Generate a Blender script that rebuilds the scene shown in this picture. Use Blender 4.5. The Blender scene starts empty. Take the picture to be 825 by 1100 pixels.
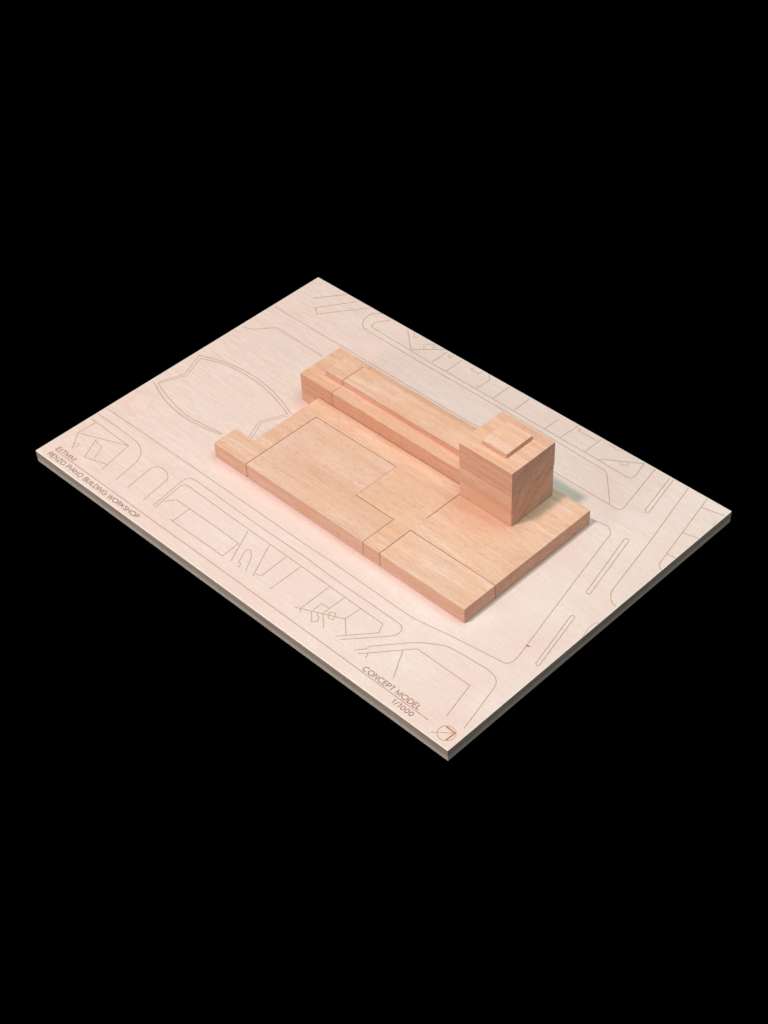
import bpy, bmesh, math, random
from mathutils import Matrix, Vector
# tuning values: lamps and wood colours
KEYP, KEYC = 37.0, (1.0, 0.84, 0.83)
FILLP, FILLC = 43.5, (0.68, 1.0, 0.90)
FRONTP, FRONTC = 21.5, (0.95, 1.0, 0.86)
SIDEP, SIDEC = 7.5, (1.0, 0.95, 0.90)
FLECK = 0.42
LINE_W = 0.00052
BOARD_A, BOARD_B = (0.75, 0.58, 0.555), (0.71, 0.53, 0.50)
BOARD_P = (0.76, 0.53, 0.49)
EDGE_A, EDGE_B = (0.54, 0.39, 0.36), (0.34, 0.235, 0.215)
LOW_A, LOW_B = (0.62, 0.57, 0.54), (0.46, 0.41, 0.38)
STAIN = (0.0144, 0.0900 * 0.6, 0.0)
BURN = ((397.6, 99.2), (399.9, 100.3))
PIN = (0.1997, 0.0026)
SLAB = [(0.69, 0.415, 0.33), (0.695, 0.40, 0.295), (0.71, 0.43, 0.335), (0.70, 0.405, 0.30), (0.69, 0.375, 0.27), (0.72, 0.405, 0.305), (0.74, 0.43, 0.32), (0.73, 0.41, 0.305), (0.74, 0.44, 0.34)]

S = bpy.context.scene
COL = S.collection

# ---------------------------------------------------------------- camera
cam_d = bpy.data.cameras.new('camera')
cam = bpy.data.objects.new('camera', cam_d)
COL.objects.link(cam)
S.camera = cam
RIGHT = Vector((0.71346379, 0.69985783, -0.03418242))
DOWN = Vector((0.4627129, -0.50721984, -0.72706589))
FWD = Vector((-0.52618075, 0.50291854, -0.68571624))
POS = Vector((0.90011833, -0.50403235, 0.86117256))
m = Matrix.Identity(4)
for i in range(3):
    m[i][0] = RIGHT[i]; m[i][1] = -DOWN[i]; m[i][2] = -FWD[i]; m[i][3] = POS[i]
cam.matrix_world = m
cam_d.sensor_fit = 'VERTICAL'
cam_d.sensor_height = 24.0
cam_d.lens = 24.0 * 1897.33 / 1100.0
cam_d.clip_start = 0.05
cam_d.clip_end = 50.0

# ---------------------------------------------------------------- world, exposure
W = bpy.data.worlds.new('World'); S.world = W; W.use_nodes = True
W.node_tree.nodes['Background'].inputs[0].default_value = (0, 0, 0, 1)
W.node_tree.nodes['Background'].inputs[1].default_value = 0.0
S.view_settings.view_transform = 'Standard'
S.view_settings.look = 'None'
S.view_settings.exposure = 0.0
S.view_settings.gamma = 1.0

# ---------------------------------------------------------------- studio lamps and added fills
def lamp(name, target, direction, dist, size, power, color, shape='DISK'):
    d = Vector(direction).normalized()
    ld = bpy.data.lights.new(name, 'AREA'); ld.shape = shape; ld.size = size
    ld.energy = power; ld.color = color
    o = bpy.data.objects.new(name, ld); COL.objects.link(o)
    o.location = Vector(target) + d * dist
    o.rotation_euler = d.to_track_quat('Z', 'Y').to_euler()
    return o
CEN = (0.23, 0.15, 0.0)
lamp('key_lamp', CEN, (-0.113, -0.376, 1.0), 2.4, 0.22, KEYP, KEYC)
lamp('fill_lamp', CEN, (0.12, 0.16, 1.0), 2.2, 1.8, FILLP, FILLC)
lamp('front_fill', CEN, (-0.25, -1.0, 0.30), 2.2, 0.9, FRONTP, FRONTC)  # added unseen fill, lightens the faces turned to the front
lamp('side_fill', CEN, (1.0, -0.15, 0.22), 2.4, 0.9, SIDEP, SIDEC)  # weak unseen fill added to lift the dark right-hand faces

# ---------------------------------------------------------------- materials
def nodes_of(name):
    mt = bpy.data.materials.new(name); mt.use_nodes = True
    nt = mt.node_tree; nt.nodes.clear()
    out = nt.nodes.new('ShaderNodeOutputMaterial')
    b = nt.nodes.new('ShaderNodeBsdfPrincipled')
    nt.links.new(b.outputs[0], out.inputs[0])
    return mt, nt, b

class G:
    """tiny helper to wire node graphs"""
    def __init__(s, nt): s.nt = nt
    def n(s, t, **k):
        o = s.nt.nodes.new(t)
        for a, v in k.items(): setattr(o, a, v)
        return o
    def set(s, sock, v):
        if isinstance(v, bpy.types.NodeSocket): s.nt.links.new(v, sock)
        else: sock.default_value = v
    def math(s, op, a, b=0.0, c=0.0, clamp=False):
        o = s.n('ShaderNodeMath', operation=op); o.use_clamp = clamp
        s.set(o.inputs[0], a); s.set(o.inputs[1], b); s.set(o.inputs[2], c)
        return o.outputs[0]
    def vmath(s, op, a, b):
        o = s.n('ShaderNodeVectorMath', operation=op)
        s.set(o.inputs[0], a); s.set(o.inputs[1], b)
        return o.outputs[0]
    def noise(s, vec, scale, detail=2.0, rough=0.5, dist=0.0):
        o = s.n('ShaderNodeTexNoise'); o.noise_dimensions = '3D'
        s.set(o.inputs['Vector'], vec); s.set(o.inputs['Scale'], scale)
        s.set(o.inputs['Detail'], detail); s.set(o.inputs['Roughness'], rough)
        s.set(o.inputs['Distortion'], dist)
        return o.outputs[0]
    def map(s, v, a, b, c=0.0, d=1.0):
        o = s.n('ShaderNodeMapRange'); o.clamp = True
        for i, x in enumerate((v, a, b, c, d)): s.set(o.inputs[i], x)
        return o.outputs[0]
    def mix(s, fac, a, b, mode='MIX'):
        o = s.n('ShaderNodeMix', data_type='RGBA', blend_type=mode)
        s.set(o.inputs['Factor'], fac); s.set(o.inputs['A'], a); s.set(o.inputs['B'], b)
        return o.outputs['Result']

def rgb(r, g, b): return (r, g, b, 1.0)

def beech(name, seed, base=(0.66, 0.40, 0.27), tone=1.0, ring_c=(0.06, -0.05), ring=0.35, streak=0.6):
    """beech: fine dark flecks along X, broad streaks, faint growth rings"""
    mt, nt, b = nodes_of(name); g = G(nt)
    tc = g.n('ShaderNodeTexCoord').outputs['Object']
    rnd = random.Random(seed)
    off = (rnd.uniform(-3, 3), rnd.uniform(-3, 3), rnd.uniform(-3, 3))
    v = g.vmath('ADD', tc, off)
    # gentle waviness of the fibres
    wav = g.noise(g.vmath('MULTIPLY', v, (9, 30, 30)), 1.0, 2)
    wv = g.n('ShaderNodeCombineXYZ')
    g.set(wv.inputs[1], g.math('MULTIPLY', g.math('SUBTRACT', wav, 0.5), 0.006))
    g.set(wv.inputs[2], g.math('MULTIPLY', g.math('SUBTRACT', wav, 0.5), 0.004))
    v2 = g.vmath('ADD', v, wv.outputs[0])
    broad = g.noise(g.vmath('MULTIPLY', v2, (7, 75, 75)), 1.0, 3, 0.55)
    mid = g.noise(g.vmath('MULTIPLY', v2, (75, 750, 750)), 1.0, 3, 0.6)
    fleck = g.noise(g.vmath('MULTIPLY', v2, (230, 1300, 1300)), 1.0, 2, 0.6)
    blot = g.noise(v, 28.0, 2)
    # growth rings about an axis lying along the grain
    sx = g.n('ShaderNodeSeparateXYZ'); g.set(sx.inputs[0], tc)
    dn = g.math('MULTIPLY', g.math('SUBTRACT', broad, 0.5), 0.010)
    yy = g.math('SUBTRACT', sx.outputs[1], ring_c[0]); zz = g.math('SUBTRACT', sx.outputs[2], ring_c[1])
    rr = g.math('SQRT', g.math('ADD', g.math('MULTIPLY', yy, yy), g.math('MULTIPLY', zz, zz)))
    rr = g.math('ADD', rr, dn)
    rv = g.n('ShaderNodeCombineXYZ')
    g.set(rv.inputs[0], g.math('MULTIPLY', rr, 330.0)); g.set(rv.inputs[1], g.math('MULTIPLY', sx.outputs[0], 6.0))
    rv.inputs[2].default_value = seed * 1.7
    rings = g.map(g.noise(rv.outputs[0], 1.0, 3, 0.6), 0.42, 0.62)
    c0 = rgb(base[0] * tone, base[1] * tone, base[2] * tone)
    dark = rgb(base[0] * tone * 0.84, base[1] * tone * 0.71, base[2] * tone * 0.64)
    lite = rgb(min(1, base[0] * tone * 1.06), base[1] * tone * 1.16, base[2] * tone * 1.24)
    c = g.mix(g.map(broad, 0.35, 0.65, 0, 1), lite, c0)
    c = g.mix(g.math('MULTIPLY', g.map(mid, 0.45, 0.72), streak), c, dark)
    c = g.mix(g.math('MULTIPLY', g.map(blot, 0.42, 0.68), 0.55), c, rgb(base[0] * tone * 0.99, base[1] * tone * 0.89, base[2] * tone * 0.74))
    band = g.noise(g.vmath('MULTIPLY', v2, (11, 190, 190)), 1.0, 4, 0.62, 0.5)
    c = g.mix(g.math('MULTIPLY', g.map(band, 0.46, 0.66), 0.4), c, dark)
    c = g.mix(g.math('MULTIPLY', rings, ring), c, dark)
    c = g.mix(g.math('MULTIPLY', g.map(fleck, 0.54, 0.72), FLECK), c, rgb(base[0] * tone * 0.58, base[1] * tone * 0.42, base[2] * tone * 0.36))
    g.set(b.inputs['Base Color'], c)
    b.inputs['Roughness'].default_value = 0.62
    b.inputs['Specular IOR Level'].default_value = 0.25
    bp = g.n('ShaderNodeBump'); bp.inputs['Strength'].default_value = 0.25
    bp.inputs['Distance'].default_value = 0.00008
    g.set(bp.inputs['Height'], fleck); g.set(b.inputs['Normal'], bp.outputs[0])
    return mt

def board_wood(name):
    mt, nt, b = nodes_of(name); g = G(nt)
    tc = g.n('ShaderNodeTexCoord').outputs['Object']
    broad = g.noise(g.vmath('MULTIPLY', tc, (8, 40, 40)), 1.0, 3)
    fine = g.noise(g.vmath('MULTIPLY', tc, (80, 1200, 1200)), 1.0, 3, 0.65)
    fibre = g.noise(g.vmath('MULTIPLY', tc, (45, 600, 600)), 1.0, 2, 0.6)
    blot = g.noise(tc, 14.0, 4, 0.6, 0.6)
    speck = g.noise(tc, 900.0, 2, 0.6)
    c = g.mix(g.map(broad, 0.35, 0.65), rgb(*BOARD_A), rgb(*BOARD_B))
    c = g.mix(g.math('MULTIPLY', g.map(blot, 0.42, 0.66), 0.8), c, rgb(BOARD_B[0] * 1.02, BOARD_B[1] * 0.92, BOARD_B[2] * 0.91))
    # the veneer shows its figure more towards the far left corner
    sx = g.n('ShaderNodeSeparateXYZ'); g.set(sx.inputs[0], tc)
    vis = g.map(g.math('SUBTRACT', sx.outputs[0], g.math('MULTIPLY', sx.outputs[1], 0.8)), -0.2, 0.25, 1.0, 0.45)
    pk = g.map(g.math('ADD', sx.outputs[0], g.math('MULTIPLY', broad, 0.06)), 0.02, 0.36, 0.75, 0.0)
    c = g.mix(pk, c, rgb(*BOARD_P))
    dk = rgb(BOARD_B[0] * 0.88, BOARD_B[1] * 0.78, BOARD_B[2] * 0.74)
    c = g.mix(g.math('MULTIPLY', g.math('MULTIPLY', g.map(fibre, 0.42, 0.75), 0.5), vis), c, dk)
    c = g.mix(g.math('MULTIPLY', g.math('MULTIPLY', g.map(fine, 0.42, 0.72), 0.85), vis), c, dk)
    c = g.mix(g.math('MULTIPLY', g.map(speck, 0.45, 0.75), 0.5), c, dk)
    # a pinkish stain near the left edge
    d = g.n('ShaderNodeVectorMath', operation='DISTANCE')
    g.set(d.inputs[0], g.vmath('MULTIPLY', tc, (1, 0.6, 0))); d.inputs[1].default_value = STAIN
    dd = g.math('ADD', d.outputs['Value'], g.math('MULTIPLY', g.math('SUBTRACT', g.noise(tc, 70.0, 3, 0.6), 0.5), 0.022))
    ringm = g.math('MULTIPLY', g.map(dd, 0.0055, 0.0085), g.map(dd, 0.0085, 0.0125, 1.0, 0.0))
    inm = g.map(dd, 0.006, 0.009, 1.0, 0.0)
    c = g.mix(g.math('MULTIPLY', inm, 0.5), c, rgb(BOARD_P[0] * 0.98, BOARD_P[1] * 0.95, BOARD_P[2] * 0.88))
    c = g.mix(g.math('MULTIPLY', ringm, 0.5), c, rgb(BOARD_B[0] * 0.93, BOARD_B[1] * 0.80, BOARD_B[2] * 0.76))
    g.set(b.inputs['Base Color'], c)
    b.inputs['Roughness'].default_value = 0.55
    b.inputs['Specular IOR Level'].default_value = 0.3
    bp = g.n('ShaderNodeBump'); bp.inputs['Strength'].default_value = 0.2
    bp.inputs['Distance'].default_value = 0.00006
    g.set(bp.inputs['Height'], fine); g.set(b.inputs['Normal'], bp.outputs[0])
    return mt

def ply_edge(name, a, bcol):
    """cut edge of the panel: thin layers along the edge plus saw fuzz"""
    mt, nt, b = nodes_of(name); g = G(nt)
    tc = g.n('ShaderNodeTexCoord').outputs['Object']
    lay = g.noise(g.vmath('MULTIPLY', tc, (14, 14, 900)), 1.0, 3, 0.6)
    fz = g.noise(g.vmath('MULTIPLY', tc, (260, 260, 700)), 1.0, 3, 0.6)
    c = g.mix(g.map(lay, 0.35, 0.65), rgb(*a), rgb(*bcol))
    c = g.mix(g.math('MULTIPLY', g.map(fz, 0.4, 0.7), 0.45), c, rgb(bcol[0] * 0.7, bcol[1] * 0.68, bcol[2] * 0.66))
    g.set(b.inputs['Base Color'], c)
    b.inputs['Roughness'].default_value = 0.7; b.inputs['Specular IOR Level'].default_value = 0.2
    return mt

def ink(name, c1, c2, sc=300.0):
    mt, nt, b = nodes_of(name); g = G(nt)
    tc = g.n('ShaderNodeTexCoord').outputs['Object']
    g.set(b.inputs['Base Color'], g.mix(g.map(g.noise(tc, sc, 2), 0.35, 0.65), rgb(*c1), rgb(*c2)))
    b.inputs['Roughness'].default_value = 0.85; b.inputs['Specular IOR Level'].default_value = 0.1
    return mt

M_board = board_wood('pale_board_veneer')
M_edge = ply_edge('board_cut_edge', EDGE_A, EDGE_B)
M_chamfer = ply_edge('board_rim_highlight', (0.84, 0.74, 0.70), (0.78, 0.67, 0.62))  # bright rim highlight painted into the colour of the board's bevel
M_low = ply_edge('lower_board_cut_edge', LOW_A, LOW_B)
M_ink = ink('burnt_engraving', (0.46, 0.28, 0.21), (0.37, 0.22, 0.16))
M_txt = ink('burnt_lettering', (0.22, 0.11, 0.075), (0.29, 0.16, 0.115), 500)
M_red = ink('reddish_burnt_lettering', (0.36, 0.13, 0.08), (0.26, 0.11, 0.07), 500)
M_ora = ink('orange_mark', (0.50, 0.20, 0.08), (0.38, 0.14, 0.07), 600)
M_pnk = ink('pink_mark', (0.62, 0.30, 0.22), (0.60, 0.36, 0.28), 600)
M_hole = ink('dark_pin_hole', (0.05, 0.03, 0.02), (0.08, 0.05, 0.03))
mt, nt, b = nodes_of('black_backing')
b.inputs['Base Color'].default_value = (0, 0, 0, 1); b.inputs['Roughness'].default_value = 1.0
b.inputs['Specular IOR Level'].default_value = 0.0
M_black = mt

# ---------------------------------------------------------------- mesh helpers
def link(name, me, parent=None, loc=(0, 0, 0)):
    o = bpy.data.objects.new(name, me); COL.objects.link(o)
    o.location = loc
    if parent: o.parent = parent
    return o

def prism(name, poly, z0, z1, mats, parent=None, bevel=0.00028, ploc=(0, 0, 0), top_mat=0, side_mat=0, rim_mat=None):
    """solid block over an outline in board coordinates; origin at the outline's low corner"""
    ox = min(p[0] for p in poly); oy = min(p[1] for p in poly)
    bm = bmesh.new()
    vs = [bm.verts.new((p[0] - ox, p[1] - oy, 0)) for p in poly]
    f = bm.faces.new(vs)
    if f.normal.z > 0: f.normal_flip()
    r = bmesh.ops.extrude_face_region(bm, geom=[f])
    for v in r['geom']:
        if isinstance(v, bmesh.types.BMVert): v.co.z = z1 - z0
    bmesh.ops.recalc_face_normals(bm, faces=bm.faces)
    if bevel:
        bmesh.ops.bevel(bm, geom=list(bm.edges), offset=bevel, segments=2, profile=0.6, affect='EDGES', clamp_overlap=True)
    for fc in bm.faces:
        fc.material_index = top_mat if fc.normal.z > 0.3 else side_mat
        if rim_mat is not None and 0.2 < fc.normal.z < 0.99: fc.material_index = rim_mat
    me = bpy.data.meshes.new(name); bm.to_mesh(me); bm.free()
    for q in mats: me.materials.append(q)
    return link(name, me, parent, (ox - ploc[0], oy - ploc[1], z0 - ploc[2]))

def rect(x0, y0, x1, y1): return [(x0, y0), (x1, y0), (x1, y1), (x0, y1)]

def tag(o, label, cat=None, group=None, kind=None):
    if label: o['label'] = label
    if cat: o['category'] = cat
    if group: o['group'] = group
    if kind: o['kind'] = kind

def catmull(P, n=7):
    if len(P) < 3: return P
    out = []; Q = [(2 * P[0][0] - P[1][0], 2 * P[0][1] - P[1][1])] + P + [(2 * P[-1][0] - P[-2][0], 2 * P[-1][1] - P[-2][1])]
    for i in range(1, len(Q) - 2):
        p0, p1, p2, p3 = Q[i - 1:i + 3]
        for k in range(n):
            t = k / n
            out.append(tuple(0.5 * ((2 * p1[a]) + (-p0[a] + p2[a]) * t + (2 * p0[a] - 5 * p1[a] + 4 * p2[a] - p3[a]) * t * t + (-p0[a] + 3 * p1[a] - 3 * p2[a] + p3[a]) * t ** 3) for a in (0, 1)))
    out.append(P[-1]); return out

def ribbon(bm, P, w, z):
    """flat stroke of width w along a polyline, mitred"""
    P = [Vector(p) for p in P]
    P = [p for i, p in enumerate(P) if i == 0 or (p - P[i - 1]).length > 1e-5]
    closed = len(P) > 3 and (P[0] - P[-1]).length < 1e-4
    N = len(P); L = []; Rr = []
    for i in range(N):
        a = P[i - 1] if i > 0 else (P[N - 2] if closed else None)
        c = P[i + 1] if i < N - 1 else (P[1] if closed else None)
        d1 = (P[i] - a).normalized() if a is not None else None
        d2 = (c - P[i]).normalized() if c is not None else None
        if d1 is None: d1 = d2
        if d2 is None: d2 = d1
        n1 = Vector((-d1.y, d1.x)); n2 = Vector((-d2.y, d2.x))
        nn = n1 + n2
        nn = n1 if nn.length < 1e-3 else nn.normalized()
        k = min(2.5, 1.0 / max(0.3, nn.dot(n1)))
        L.append(bm.verts.new((*(P[i] + nn * w / 2 * k), z))); Rr.append(bm.verts.new((*(P[i] - nn * w / 2 * k), z)))
    for i in range(N - 1):
        f = bm.faces.new((L[i], Rr[i], Rr[i + 1], L[i + 1]))
        f.normal_update()
        if f.normal.z < 0: f.normal_flip()

def strokes(name, items, mat, parent, width, z=0.00006):
    bm = bmesh.new()
    for i, (sm, w, pts) in enumerate(items):
        P = [(x / 1000.0, y / 1000.0) for x, y in pts]
        if sm: P = catmull(P)
        ribbon(bm, P, width * w, z + i * 4e-7)
    me = bpy.data.meshes.new(name); bm.to_mesh(me); bm.free(); me.materials.append(mat)
    return link(name, me, parent)

def oarc(cx, cy, rx, ry, a0, a1, n=14):
    return [(cx + rx * math.cos(math.radians(a0 + (a1 - a0) * i / n)), cy + ry * math.sin(math.radians(a0 + (a1 - a0) * i / n))) for i in range(n + 1)]
GLYPH = {   # plain sans-serif capitals: advance width and strokes in units of the cap height
    'A': (0.78, [[(0, 0), (.36, 1), (.72, 0)], [(.13, .34), (.59, .34)]]),
    'B': (0.66, [[(0, 0), (0, 1), (.32, 1)] + oarc(.32, .76, .22, .24, 90, -90) + [(0, .52)], [(.32, .52)] + oarc(.34, .26, .24, .26, 90, -90) + [(0, 0)]]),
    'C': (0.90, [oarc(.44, .5, .44, .5, 48, 312, 24)]),
    'D': (0.80, [[(0, 0), (0, 1), (.28, 1)] + oarc(.28, .5, .42, .5, 90, -90, 20) + [(0, 0)]]),
    'E': (0.60, [[(.5, 1), (0, 1), (0, 0), (.5, 0)], [(0, .52), (.46, .52)]]),
    'G': (0.94, [oarc(.44, .5, .44, .5, 48, 350, 24) + [(.86, .46), (.5, .46)]]),
    'H': (0.78, [[(0, 0), (0, 1)], [(.62, 0), (.62, 1)], [(0, .52), (.62, .52)]]),
    'I': (0.20, [[(0.02, 0), (0.02, 1)]]),
    'K': (0.70, [[(0, 0), (0, 1)], [(.54, 1), (.02, .42)], [(.2, .6), (.6, 0)]]),
    'L': (0.54, [[(0, 1), (0, 0), (.46, 0)]]),
    'M': (0.92, [[(0, 0), (0, 1), (.38, .12), (.76, 1), (.76, 0)]]),
    'N': (0.80, [[(0, 0), (0, 1), (.62, 0), (.62, 1)]]),
    'O': (1.06, [oarc(.46, .5, .46, .5, 0, 360, 32)]),
    'P': (0.64, [[(0, 0), (0, 1), (.3, 1)] + oarc(.3, .73, .24, .27, 90, -90) + [(0, .46)]]),
    'R': (0.70, [[(0, 0), (0, 1), (.3, 1)] + oarc(.3, .74, .24, .26, 90, -90) + [(0, .48)], [(.3, .48), (.56, 0)]]),
    'S': (0.66, [oarc(.27, .74, .22, .26, 30, 255, 14) + oarc(.27, .25, .25, .25, 72, -150, 16)]),
    'T': (0.64, [[(0, 1), (.54, 1)], [(.27, 1), (.27, 0)]]),
    'U': (0.74, [[(0, 1), (0, .28)] + oarc(.29, .28, .29, .28, 180, 360) + [(.58, 1)]]),
    'W': (1.10, [[(0, 1), (.25, 0), (.5, .95), (.75, 0), (1.0, 1)]]),
    'Z': (0.68, [[(0.02, 1), (.56, 1), (0, 0), (.58, 0)]]),
    '1': (0.46, [[(.02, .78), (.2, 1), (.2, 0)]]),
    '/': (0.50, [[(0, -.05), (.34, 1.05)]]),
    '0': (0.72, [oarc(.28, .5, .28, .5, 0, 360, 28)]),
    ' ': (0.34, []),
}
def lettering(name, text, x0, x1, y0, cap, mat, parent, stroke=0.00056):
    """engraved capitals fitted into x0..x1 with the given cap height"""
    adv = 0.0; S_ = []
    for ch in text:
        w_, st = GLYPH[ch]
        S_ += [[(x + adv, y) for x, y in s_] for s_ in st]
        adv += w_ + 0.11
    mx = max(p[0] for s_ in S_ for p in s_)
    bm = bmesh.new()
    for i, s_ in enumerate(S_):
        ribbon(bm, [(x / mx * (x1 - x0), y * cap) for x, y in s_], stroke, i * 4e-7)
    me = bpy.data.meshes.new(name); bm.to_mesh(me); bm.free(); me.materials.append(mat)
    return link(name, me, parent, (x0, y0, 0.0001))
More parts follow.
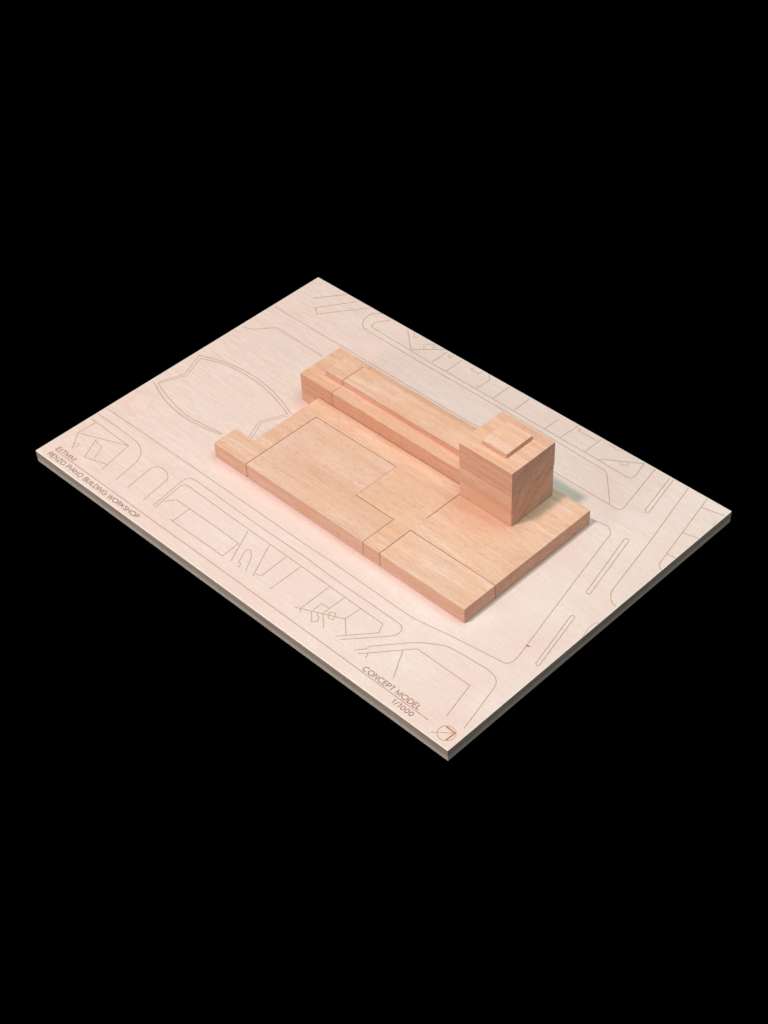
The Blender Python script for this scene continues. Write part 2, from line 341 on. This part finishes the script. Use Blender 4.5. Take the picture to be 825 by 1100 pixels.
PLAN = [
(0,1,[(2.0,67.0),(62.7,67.3),(99.5,67.3),(187.1,66.9),(223.6,66.9),(251.1,67.4),(308.4,66.8),(325.2,66.9)]),
(0,1,[(325.2,66.9),(334.4,68.3),(351.4,71.6),(367.0,73.9),(392.9,77.7)]),
(1,1,[(392.9,77.7),(396.8,78.2),(399.1,79.6),(400.4,82.2),(400.7,86.5)]),
(0,1,[(400.7,86.5),(395.1,112.2),(386.5,150.5),(373.0,212.8)]),
(1,1,[(373.0,212.8),(372.1,217.3),(369.8,220.4),(365.4,222.7),(360.2,222.4),(353.3,220.5)]),
(0,1,[(3.2,51.3),(47.8,50.4),(53.9,20.2)]),
(0,1,[(47.8,50.4),(7.8,33.9),(18.9,20.0)]),
(0,1,[(7.7,33.6),(8.5,50.2)]),
(0,0.8,[(2.2,51.0),(10.6,51.0)]),
(0,1,[(23.9,39.1),(33.3,20.1),(52.1,26.0)]),
(0,0.8,[(25.8,39.1),(27.5,36.1),(34.1,36.2),(40.3,23.7)]),
(0,0.7,[(14.7,23.8),(17.0,26.6),(19.5,26.4),(20.1,24.2),(17.6,23.0)]),
(0,1,[(2.0,58.4),(36.5,58.2)]),
(1,1,[(36.5,58.2),(46.3,57.7),(53.9,55.9),(59.7,52.7),(64.2,47.3),(66.7,41.9)]),
(0,1,[(66.7,41.9),(70.4,19.6)]),
(0,1,[(83.1,20.3),(79.9,44.3)]),
(1,1,[(79.9,44.3),(80.7,48.2),(84.0,50.7),(89.9,50.8),(95.7,48.2),(98.5,44.6),(98.9,41.2)]),
(0,1,[(98.9,41.2),(102.2,19.4)]),
(0,1,[(112.0,19.9),(107.6,49.7)]),
(1,1,[(107.6,49.7),(107.6,54.2),(109.5,57.9),(115.0,59.0)]),
(0,1,[(115.0,59.0),(177.0,57.7),(232.9,58.1),(261.6,57.0),(321.0,57.2)]),
(1,1,[(321.0,57.2),(324.8,56.6),(327.5,54.7),(328.5,51.3),(328.0,47.7),(325.3,43.8)]),
(0,1,[(325.3,43.8),(303.9,20.3)]),
(0,1,[(114.6,20.0),(110.8,45.4)]),
(1,1,[(110.8,45.4),(110.9,48.3),(112.7,50.7),(117.6,51.4)]),
(0,1,[(117.6,51.4),(169.0,50.4),(241.2,50.1),(314.9,49.3),(318.4,41.8),(299.5,20.1)]),
(0,1,[(115.0,29.0),(119.6,35.8),(134.0,36.1),(186.4,35.9),(187.4,19.9),(134.1,19.3)]),
(0,1,[(134.0,36.1),(134.8,19.4),(131.8,19.6)]),
(0,1,[(181.8,49.0),(195.5,20.6)]),
(0,0.9,[(210.4,20.5),(203.3,32.5),(198.1,36.9),(195.4,36.2),(195.7,33.1),(200.3,23.3),(202.3,23.5),(204.3,20.5),(202.6,20.3)]),
(0,1,[(203.6,49.4),(217.7,20.9)]),
(0,1,[(217.3,23.9),(221.7,24.8),(220.8,49.1)]),
(0,1,[(235.5,49.1),(235.4,20.5)]),
(0,1,[(263.8,48.9),(264.0,21.8),(266.4,19.7)]),
(0,1,[(260.1,20.2),(263.9,21.9),(293.1,35.5),(294.0,49.1)]),
(0,1,[(293.1,35.5),(303.9,25.9)]),
(0,1,[(278.7,49.2),(278.3,29.8)]),
(0,1,[(271.5,26.3),(271.2,34.6),(277.9,35.1)]),
(0,0.9,[(271.6,25.0),(278.4,18.6),(281.0,21.5),(279.0,24.9),(277.3,25.0),(275.7,27.0)]),
(0,1,[(278.4,29.1),(288.2,20.2)]),
(0,0.9,[(281.0,32.9),(284.8,35.1),(287.7,29.7),(284.2,28.3),(281.0,32.9)]),
(0,1,[(317.6,19.9),(322.5,26.0),(322.8,29.6),(339.8,49.2)]),
(1,1,[(339.8,49.2),(344.2,53.5),(351.2,58.6),(359.9,63.3),(368.5,65.1)]),
(0,1,[(368.5,65.1),(390.1,66.6)]),
(1,1,[(390.1,66.6),(394.9,66.6),(400.2,65.5),(403.7,63.1),(405.8,60.2),(407.1,56.4)]),
(0,1,[(407.1,56.4),(415.2,20.1)]),
(0,1,[(321.8,19.5),(344.4,45.8),(347.4,48.9),(393.9,48.7),(400.3,19.8)]),
(0,1,[(341.0,41.8),(353.4,19.7)]),
(0,1,[(326.2,24.0),(327.9,20.1)]),
(0,1,[(382.2,220.3),(395.2,163.8),(396.5,162.6),(397.8,163.0),(398.2,164.9),(385.6,221.2),(384.1,222.6),(382.7,222.3),(382.2,220.3)]),
(0,1,[(402.2,138.7),(412.5,91.7),(413.8,90.8),(415.0,91.2),(415.1,92.9),(404.9,140.0),(403.7,141.1),(402.3,140.6),(402.2,138.7)]),
(0,1,[(366.6,291.7),(374.4,253.4),(376.0,251.9),(377.5,252.5),(377.5,255.2),(369.8,291.8)]),
(0,1,[(3.8,241.4),(77.6,241.3),(195.6,240.9),(305.1,241.0),(354.2,241.0)]),
(1,1,[(354.2,241.0),(357.6,241.0),(360.7,241.9),(361.9,244.6),(361.3,248.7)]),
(0,1,[(361.3,248.7),(352.9,292.3)]),
(1,1,[(74.8,293.2),(69.7,289.2),(68.3,284.0),(69.5,277.9),(72.4,273.4),(77.1,270.0),(83.3,269.1)]),
(0,1,[(83.3,269.1),(149.4,268.3),(227.4,268.3),(282.4,267.7),(322.8,266.9)]),
(1,1,[(322.8,266.9),(326.9,266.7),(331.0,264.3)]),
(0,1,[(331.0,264.3),(352.6,241.1)]),
(0,1,[(85.7,290.9),(78.5,281.4),(80.4,274.9),(144.6,273.5),(278.4,272.5),(318.1,272.5),(342.5,272.0)]),
(1,1,[(342.5,272.0),(345.1,272.3),(346.6,274.7),(346.5,278.7)]),
(0,1,[(346.5,278.7),(343.1,292.2)]),
(0,1,[(279.6,272.3),(280.9,292.5)]),
(0,1,[(303.1,272.6),(303.4,291.8)]),
(0,0.8,[(301.5,288.2),(284.3,288.1),(284.2,291.2)]),
(0,1,[(316.8,272.8),(317.5,274.8),(343.1,291.6)]),
(0,0.8,[(328.9,281.8),(332.0,279.5),(335.3,281.8),(334.5,285.2)]),
(0,0.6,[(310.8,290.5),(316.8,290.9),(319.0,289.7),(322.1,291.7)]),
(0,1,[(382.9,292.2),(396.2,232.5),(406.9,178.0)]),
(1,1,[(406.9,178.0),(408.2,174.0),(410.8,170.5),(414.5,167.5),(418.7,166.4)]),
(0,1,[(399.5,292.6),(410.2,240.6),(415.0,217.0),(419.6,213.7)]),
(0,1,[(401.6,282.2),(419.1,286.3)]),
(0,1,[(408.0,253.1),(419.6,255.9)]),
(0,1,[(413.0,228.7),(419.3,229.6)]),
(0,0.6,[(419.3,272.6),(418.3,277.7)]),
(1,0.6,[(419.6,131.2),(418.0,138.4),(417.8,144.4),(419.6,147.2)]),
(0,1.2,[(18.2,270.2),(35.1,292.4)]),
(0,1,[(48.1,290.7),(28.6,262.7),(35.7,257.2),(61.8,291.8)]),
(0,1,[(104.1,292.3),(124.2,275.0),(144.3,292.6)]),
(0,0.7,[(131.9,281.9),(128.1,285.9),(131.6,290.9),(136.1,291.0)]),
(0,0.7,[(136.3,286.0),(135.6,288.9),(139.0,290.4)]),
(0,0.7,[(111.0,292.6),(115.3,288.0),(118.1,289.6)]),
(0,1,[(147.8,291.9),(147.7,274.6)]),
(0,1,[(163.6,292.0),(163.4,274.1)]),
(0,0.7,[(151.2,289.3),(154.2,287.7),(154.5,291.6)]),
(0,1,[(191.4,292.6),(196.0,287.5),(195.0,273.6)]),
(0,0.7,[(177.3,291.8),(176.0,288.0),(184.1,288.2),(185.2,291.3)]),
(0,1,[(212.5,291.8),(212.3,273.7)]),
(0,1,[(233.3,291.9),(233.6,273.5)]),
(0,1,[(265.2,288.0),(264.5,273.3)]),
(1,1,[(3.5,206.2),(9.8,207.8),(16.7,214.2),(23.7,222.2),(29.6,222.8),(39.1,222.9)]),
(0,1,[(39.1,222.9),(78.5,222.3)]),
(1,1,[(3.8,111.9),(25.8,104.0),(50.2,100.1),(72.9,101.9),(89.7,105.2)]),
(1,1,[(7.0,113.6),(25.6,107.6),(50.7,103.1),(70.5,104.0),(90.2,107.0)]),
(1,1,[(5.1,157.8),(27.1,165.7),(49.7,169.0),(71.5,168.1),(92.9,163.6),(111.0,157.6)]),
(1,1,[(8.6,155.9),(28.3,163.4),(50.3,166.1),(72.0,165.2),(92.0,160.9),(109.5,155.6)]),
(0,0.8,[(5.1,157.8),(14.4,134.5),(7.1,115.3)]),
(0,0.8,[(8.7,156.4),(17.1,134.0),(7.6,113.1)]),
(0,0.8,[(109.5,155.6),(100.0,135.2),(107.9,116.1)]),
(0,0.8,[(111.2,153.9),(102.4,134.9),(110.9,116.1)])]

# ---------------------------------------------------------------- surface behind and below
bm = bmesh.new()
bmesh.ops.create_grid(bm, x_segments=1, y_segments=1, size=5.0)
me = bpy.data.meshes.new('backdrop'); bm.to_mesh(me); bm.free(); me.materials.append(M_black)
bd = link('backdrop', me, None, (0, 0, -0.0107)); tag(bd, 'plain matte black surface all round the board', kind='structure')

# ---------------------------------------------------------------- base board
LX, LY, T = 0.42, 0.2936, 0.0105
base = bpy.data.objects.new('base_board', None); COL.objects.link(base)
base.location = (0, 0, 0); base.empty_display_size = 0.05
tag(base, 'pale flat rectangular board engraved with a street plan, under all the wooden blocks', 'model base')
TP = 0.0062
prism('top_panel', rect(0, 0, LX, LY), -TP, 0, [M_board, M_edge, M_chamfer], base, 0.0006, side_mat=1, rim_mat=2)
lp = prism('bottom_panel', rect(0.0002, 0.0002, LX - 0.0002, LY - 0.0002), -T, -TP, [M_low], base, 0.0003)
tag(lp, 'paler greyish lower layer of the board')
st = strokes('street_plan', PLAN, M_ink, base, LINE_W)
tag(st, 'thin brown engraved lines of kerbs, plots and buildings')
tl = strokes('title_line', [(0, 1, [(10.3, 10.1), (208, 10.3), (394.2, 9.8)])], M_ink, base, LINE_W * 1.05, 0.00012)
tag(tl, 'long straight engraved line along the front edge')
tag(lettering('lettering', 'EITMM', .0106, .0304, .0112, .0036, M_red, base), 'short reddish word EITMM above the line')
tag(lettering('lettering', 'RENZO PIANO BUILDING WORKSHOP', .0103, .1131, .0034, .0038, M_txt, base), 'long line of brown capitals at the left front edge')
tag(lettering('lettering', 'CONCEPT', .3334, .3601, .0113, .0039, M_txt, base), 'brown word CONCEPT above the line')
tag(lettering('lettering', 'MODEL', .3630, .3838, .0113, .0039, M_red, base), 'reddish word MODEL above the line')
tag(lettering('lettering', '1/1000', .3664, .3839, .0043, .0035, M_txt, base), 'scale figure 1/1000 below the line')
# north sign: circle, hand line and corner arrow
nc = (409.8, 9.7); nr = 6.0
def arc(a0, a1, n=28, r=nr): return [(nc[0] + r * math.cos(math.radians(a0 + (a1 - a0) * i / n)), nc[1] + r * math.sin(math.radians(a0 + (a1 - a0) * i / n))) for i in range(n + 1)]
na = strokes('north_sign', [(0, 1, arc(135, 315)), (0, 1, [(402.0, 3.8), (413.2, 12.9)])], M_ink, base, LINE_W * 0.9, 0.00010)
tag(na, 'round north sign with a line through it near the front corner')
strokes('ring', [(0, 1, arc(-45, 135))], M_pnk, na, 0.0007, 0.00013)
strokes('arrow', [(0, 1, [(405.9, 13.6), (413.7, 13.4), (413.3, 5.3)])], M_ora, na, 0.0010, 0.00016)
strokes('burn_mark', [(0, 1, [BURN[0], BURN[1]])], M_txt, base, 0.0011, 0.00014)

# ---------------------------------------------------------------- low podium blocks
Y0, YM, YK, YB, Y1 = 0.0866, 0.1171, 0.1576, 0.1746, 0.2163
H = 0.0132; Z0 = 0.00012
g1 = 0.00024; g2 = 0.00018; g3 = 0.00008; PBEV = 0.00024
GP = 'low wooden podium blocks fitted together on the board'
# large L-shaped slab
xa, xb, xc, xd, xe = 0.13985, 0.22245, 0.25955, 0.27585, 0.3545
p1 = prism('podium_block', [(xa + g1, Y0), (xc - g2, Y0), (xc - g2, YM - g1), (xb - g3, YM - g1), (xb - g3, YK - g1), (xa + g1, YK - g1)], Z0, H, [beech('beech_large_slab', 11, SLAB[0], 1.0)], bevel=PBEV)
tag(p1, 'widest low wooden slab at the front left, set in the corner of the thin-armed block', 'wooden block', GP)
YG = 0.1333      # where the saw cut beside the tower ends
p2 = prism('podium_block', [(0.1052, Y0), (xa - g1, Y0), (xa - g1, YK + g1), (xb + g3, YK + g1), (xb + g3, YM + g1), (xc + g2, YM + g1), (xc + g2, Y0), (xd - g1, Y0), (xd - g1, YM + g1), (xe, YM + g1), (xe, Y1), (xd + g1, Y1), (xd + g1, YG), (xd - g1, YG), (xd - g1, YB), (0.1250, YB), (0.1250, 0.1085), (0.1052, 0.1085)], Z0, H, [beech('beech_winding_block', 23, SLAB[1], 1.0)], bevel=PBEV)
tag(p2, 'winding low wooden block running from the left stub to under the cube tower', 'wooden block', GP)
p3 = prism('podium_block', [(xd + g1, Y0), (xe, Y0), (xe, YM - g1), (xd + g1, YM - g1)], Z0, H, [beech('beech_front_slab', 37, SLAB[2], 1.0)], bevel=PBEV)
tag(p3, 'oblong low wooden slab at the front corner of the podium, nearest the viewer', 'wooden block', GP)
prism('saw_mark', rect(xe - 0.0004, 0.1331, xe + 0.00003, 0.1333), 0.0006, H - 0.0006, [M_txt], p2, 0, tuple(p2.location))
bm = bmesh.new(); bmesh.ops.create_cone(bm, cap_ends=True, segments=12, radius1=0.0005, radius2=0.00045, depth=0.0003)
me = bpy.data.meshes.new('pin_hole'); bm.to_mesh(me); bm.free(); me.materials.append(M_hole)
ph = link('pin_hole', me, p2, (xe - p2.location.x, PIN[0] - p2.location.y, PIN[1] - Z0)); ph.rotation_euler = (0, math.pi / 2, 0)

# ---------------------------------------------------------------- long bar behind the podium
BX0, BXS, BX1, BY0, BY1, BH = 0.1054, 0.1395, 0.2762, 0.1750, 0.2172, 0.0257
SX0, SY0, SY1, SH = 0.1214, 0.1867, 0.2087, 0.0304
GB = 'tall bar behind the podium'
b1 = prism('bar_block', rect(BX0, BY0, BXS - 0.00013, BY1), Z0, BH, [beech('beech_bar_end', 51, SLAB[4], 1.0)])
tag(b1, 'short tall wooden block ending the long bar at the far left', 'wooden block', GB)
s1 = prism('raised_strip', rect(SX0, SY0, BXS - 0.00022, SY1), BH + 0.00002, SH, [beech('beech_strip_end', 53, SLAB[5], 1.0)], b1, 0.0002, tuple(b1.location))
b2 = prism('bar_block', rect(BXS + 0.00013, BY0, BX1, BY1), Z0, BH, [beech('beech_bar_long', 57, SLAB[4], 1.0)])
tag(b2, 'long tall wooden bar running behind the podium up to the cube tower', 'wooden block', GB)
s2 = prism('raised_strip', rect(BXS + 0.00022, SY0, BX1 - 0.0004, SY1), BH + 0.00002, SH, [beech('beech_strip_long', 59, SLAB[5], 1.0)], b2, 0.0002, tuple(b2.location))

# ---------------------------------------------------------------- cube tower
TX0, TX1, TY0, TY1, TS, TH = 0.2765, 0.3252, 0.1663, 0.2108, 0.0412, 0.0625
tw = bpy.data.objects.new('tower', None); COL.objects.link(tw); tw.location = (TX0, TY0, H); tw.empty_display_size = 0.02
tag(tw, 'cube-shaped wooden tower with a small square plate on top', 'tower block')
L0 = tuple(tw.location)
prism('lower_block', rect(TX0 + 0.00015, TY0 + 0.00025, TX1 - 0.00025, TY1 - 0.00015), H + 0.00005, TS - 0.00035, [beech('beech_tower_lower', 61, SLAB[6], 1.0, (0.07, -0.04), 0.55)], tw, 0.0007, L0)
prism('upper_block', rect(TX0, TY0, TX1, TY1), TS, TH, [beech('beech_tower_upper', 67, SLAB[7], 1.0, (0.075, -0.075), 0.6)], tw, 0.00028, L0)
prism('roof_plate', rect(0.2893, 0.1757, 0.3118, 0.2023), TH + 0.00005, TH + 0.0035, [beech('beech_roof_plate', 71, SLAB[8], 1.0)], tw, 0.0002, L0)
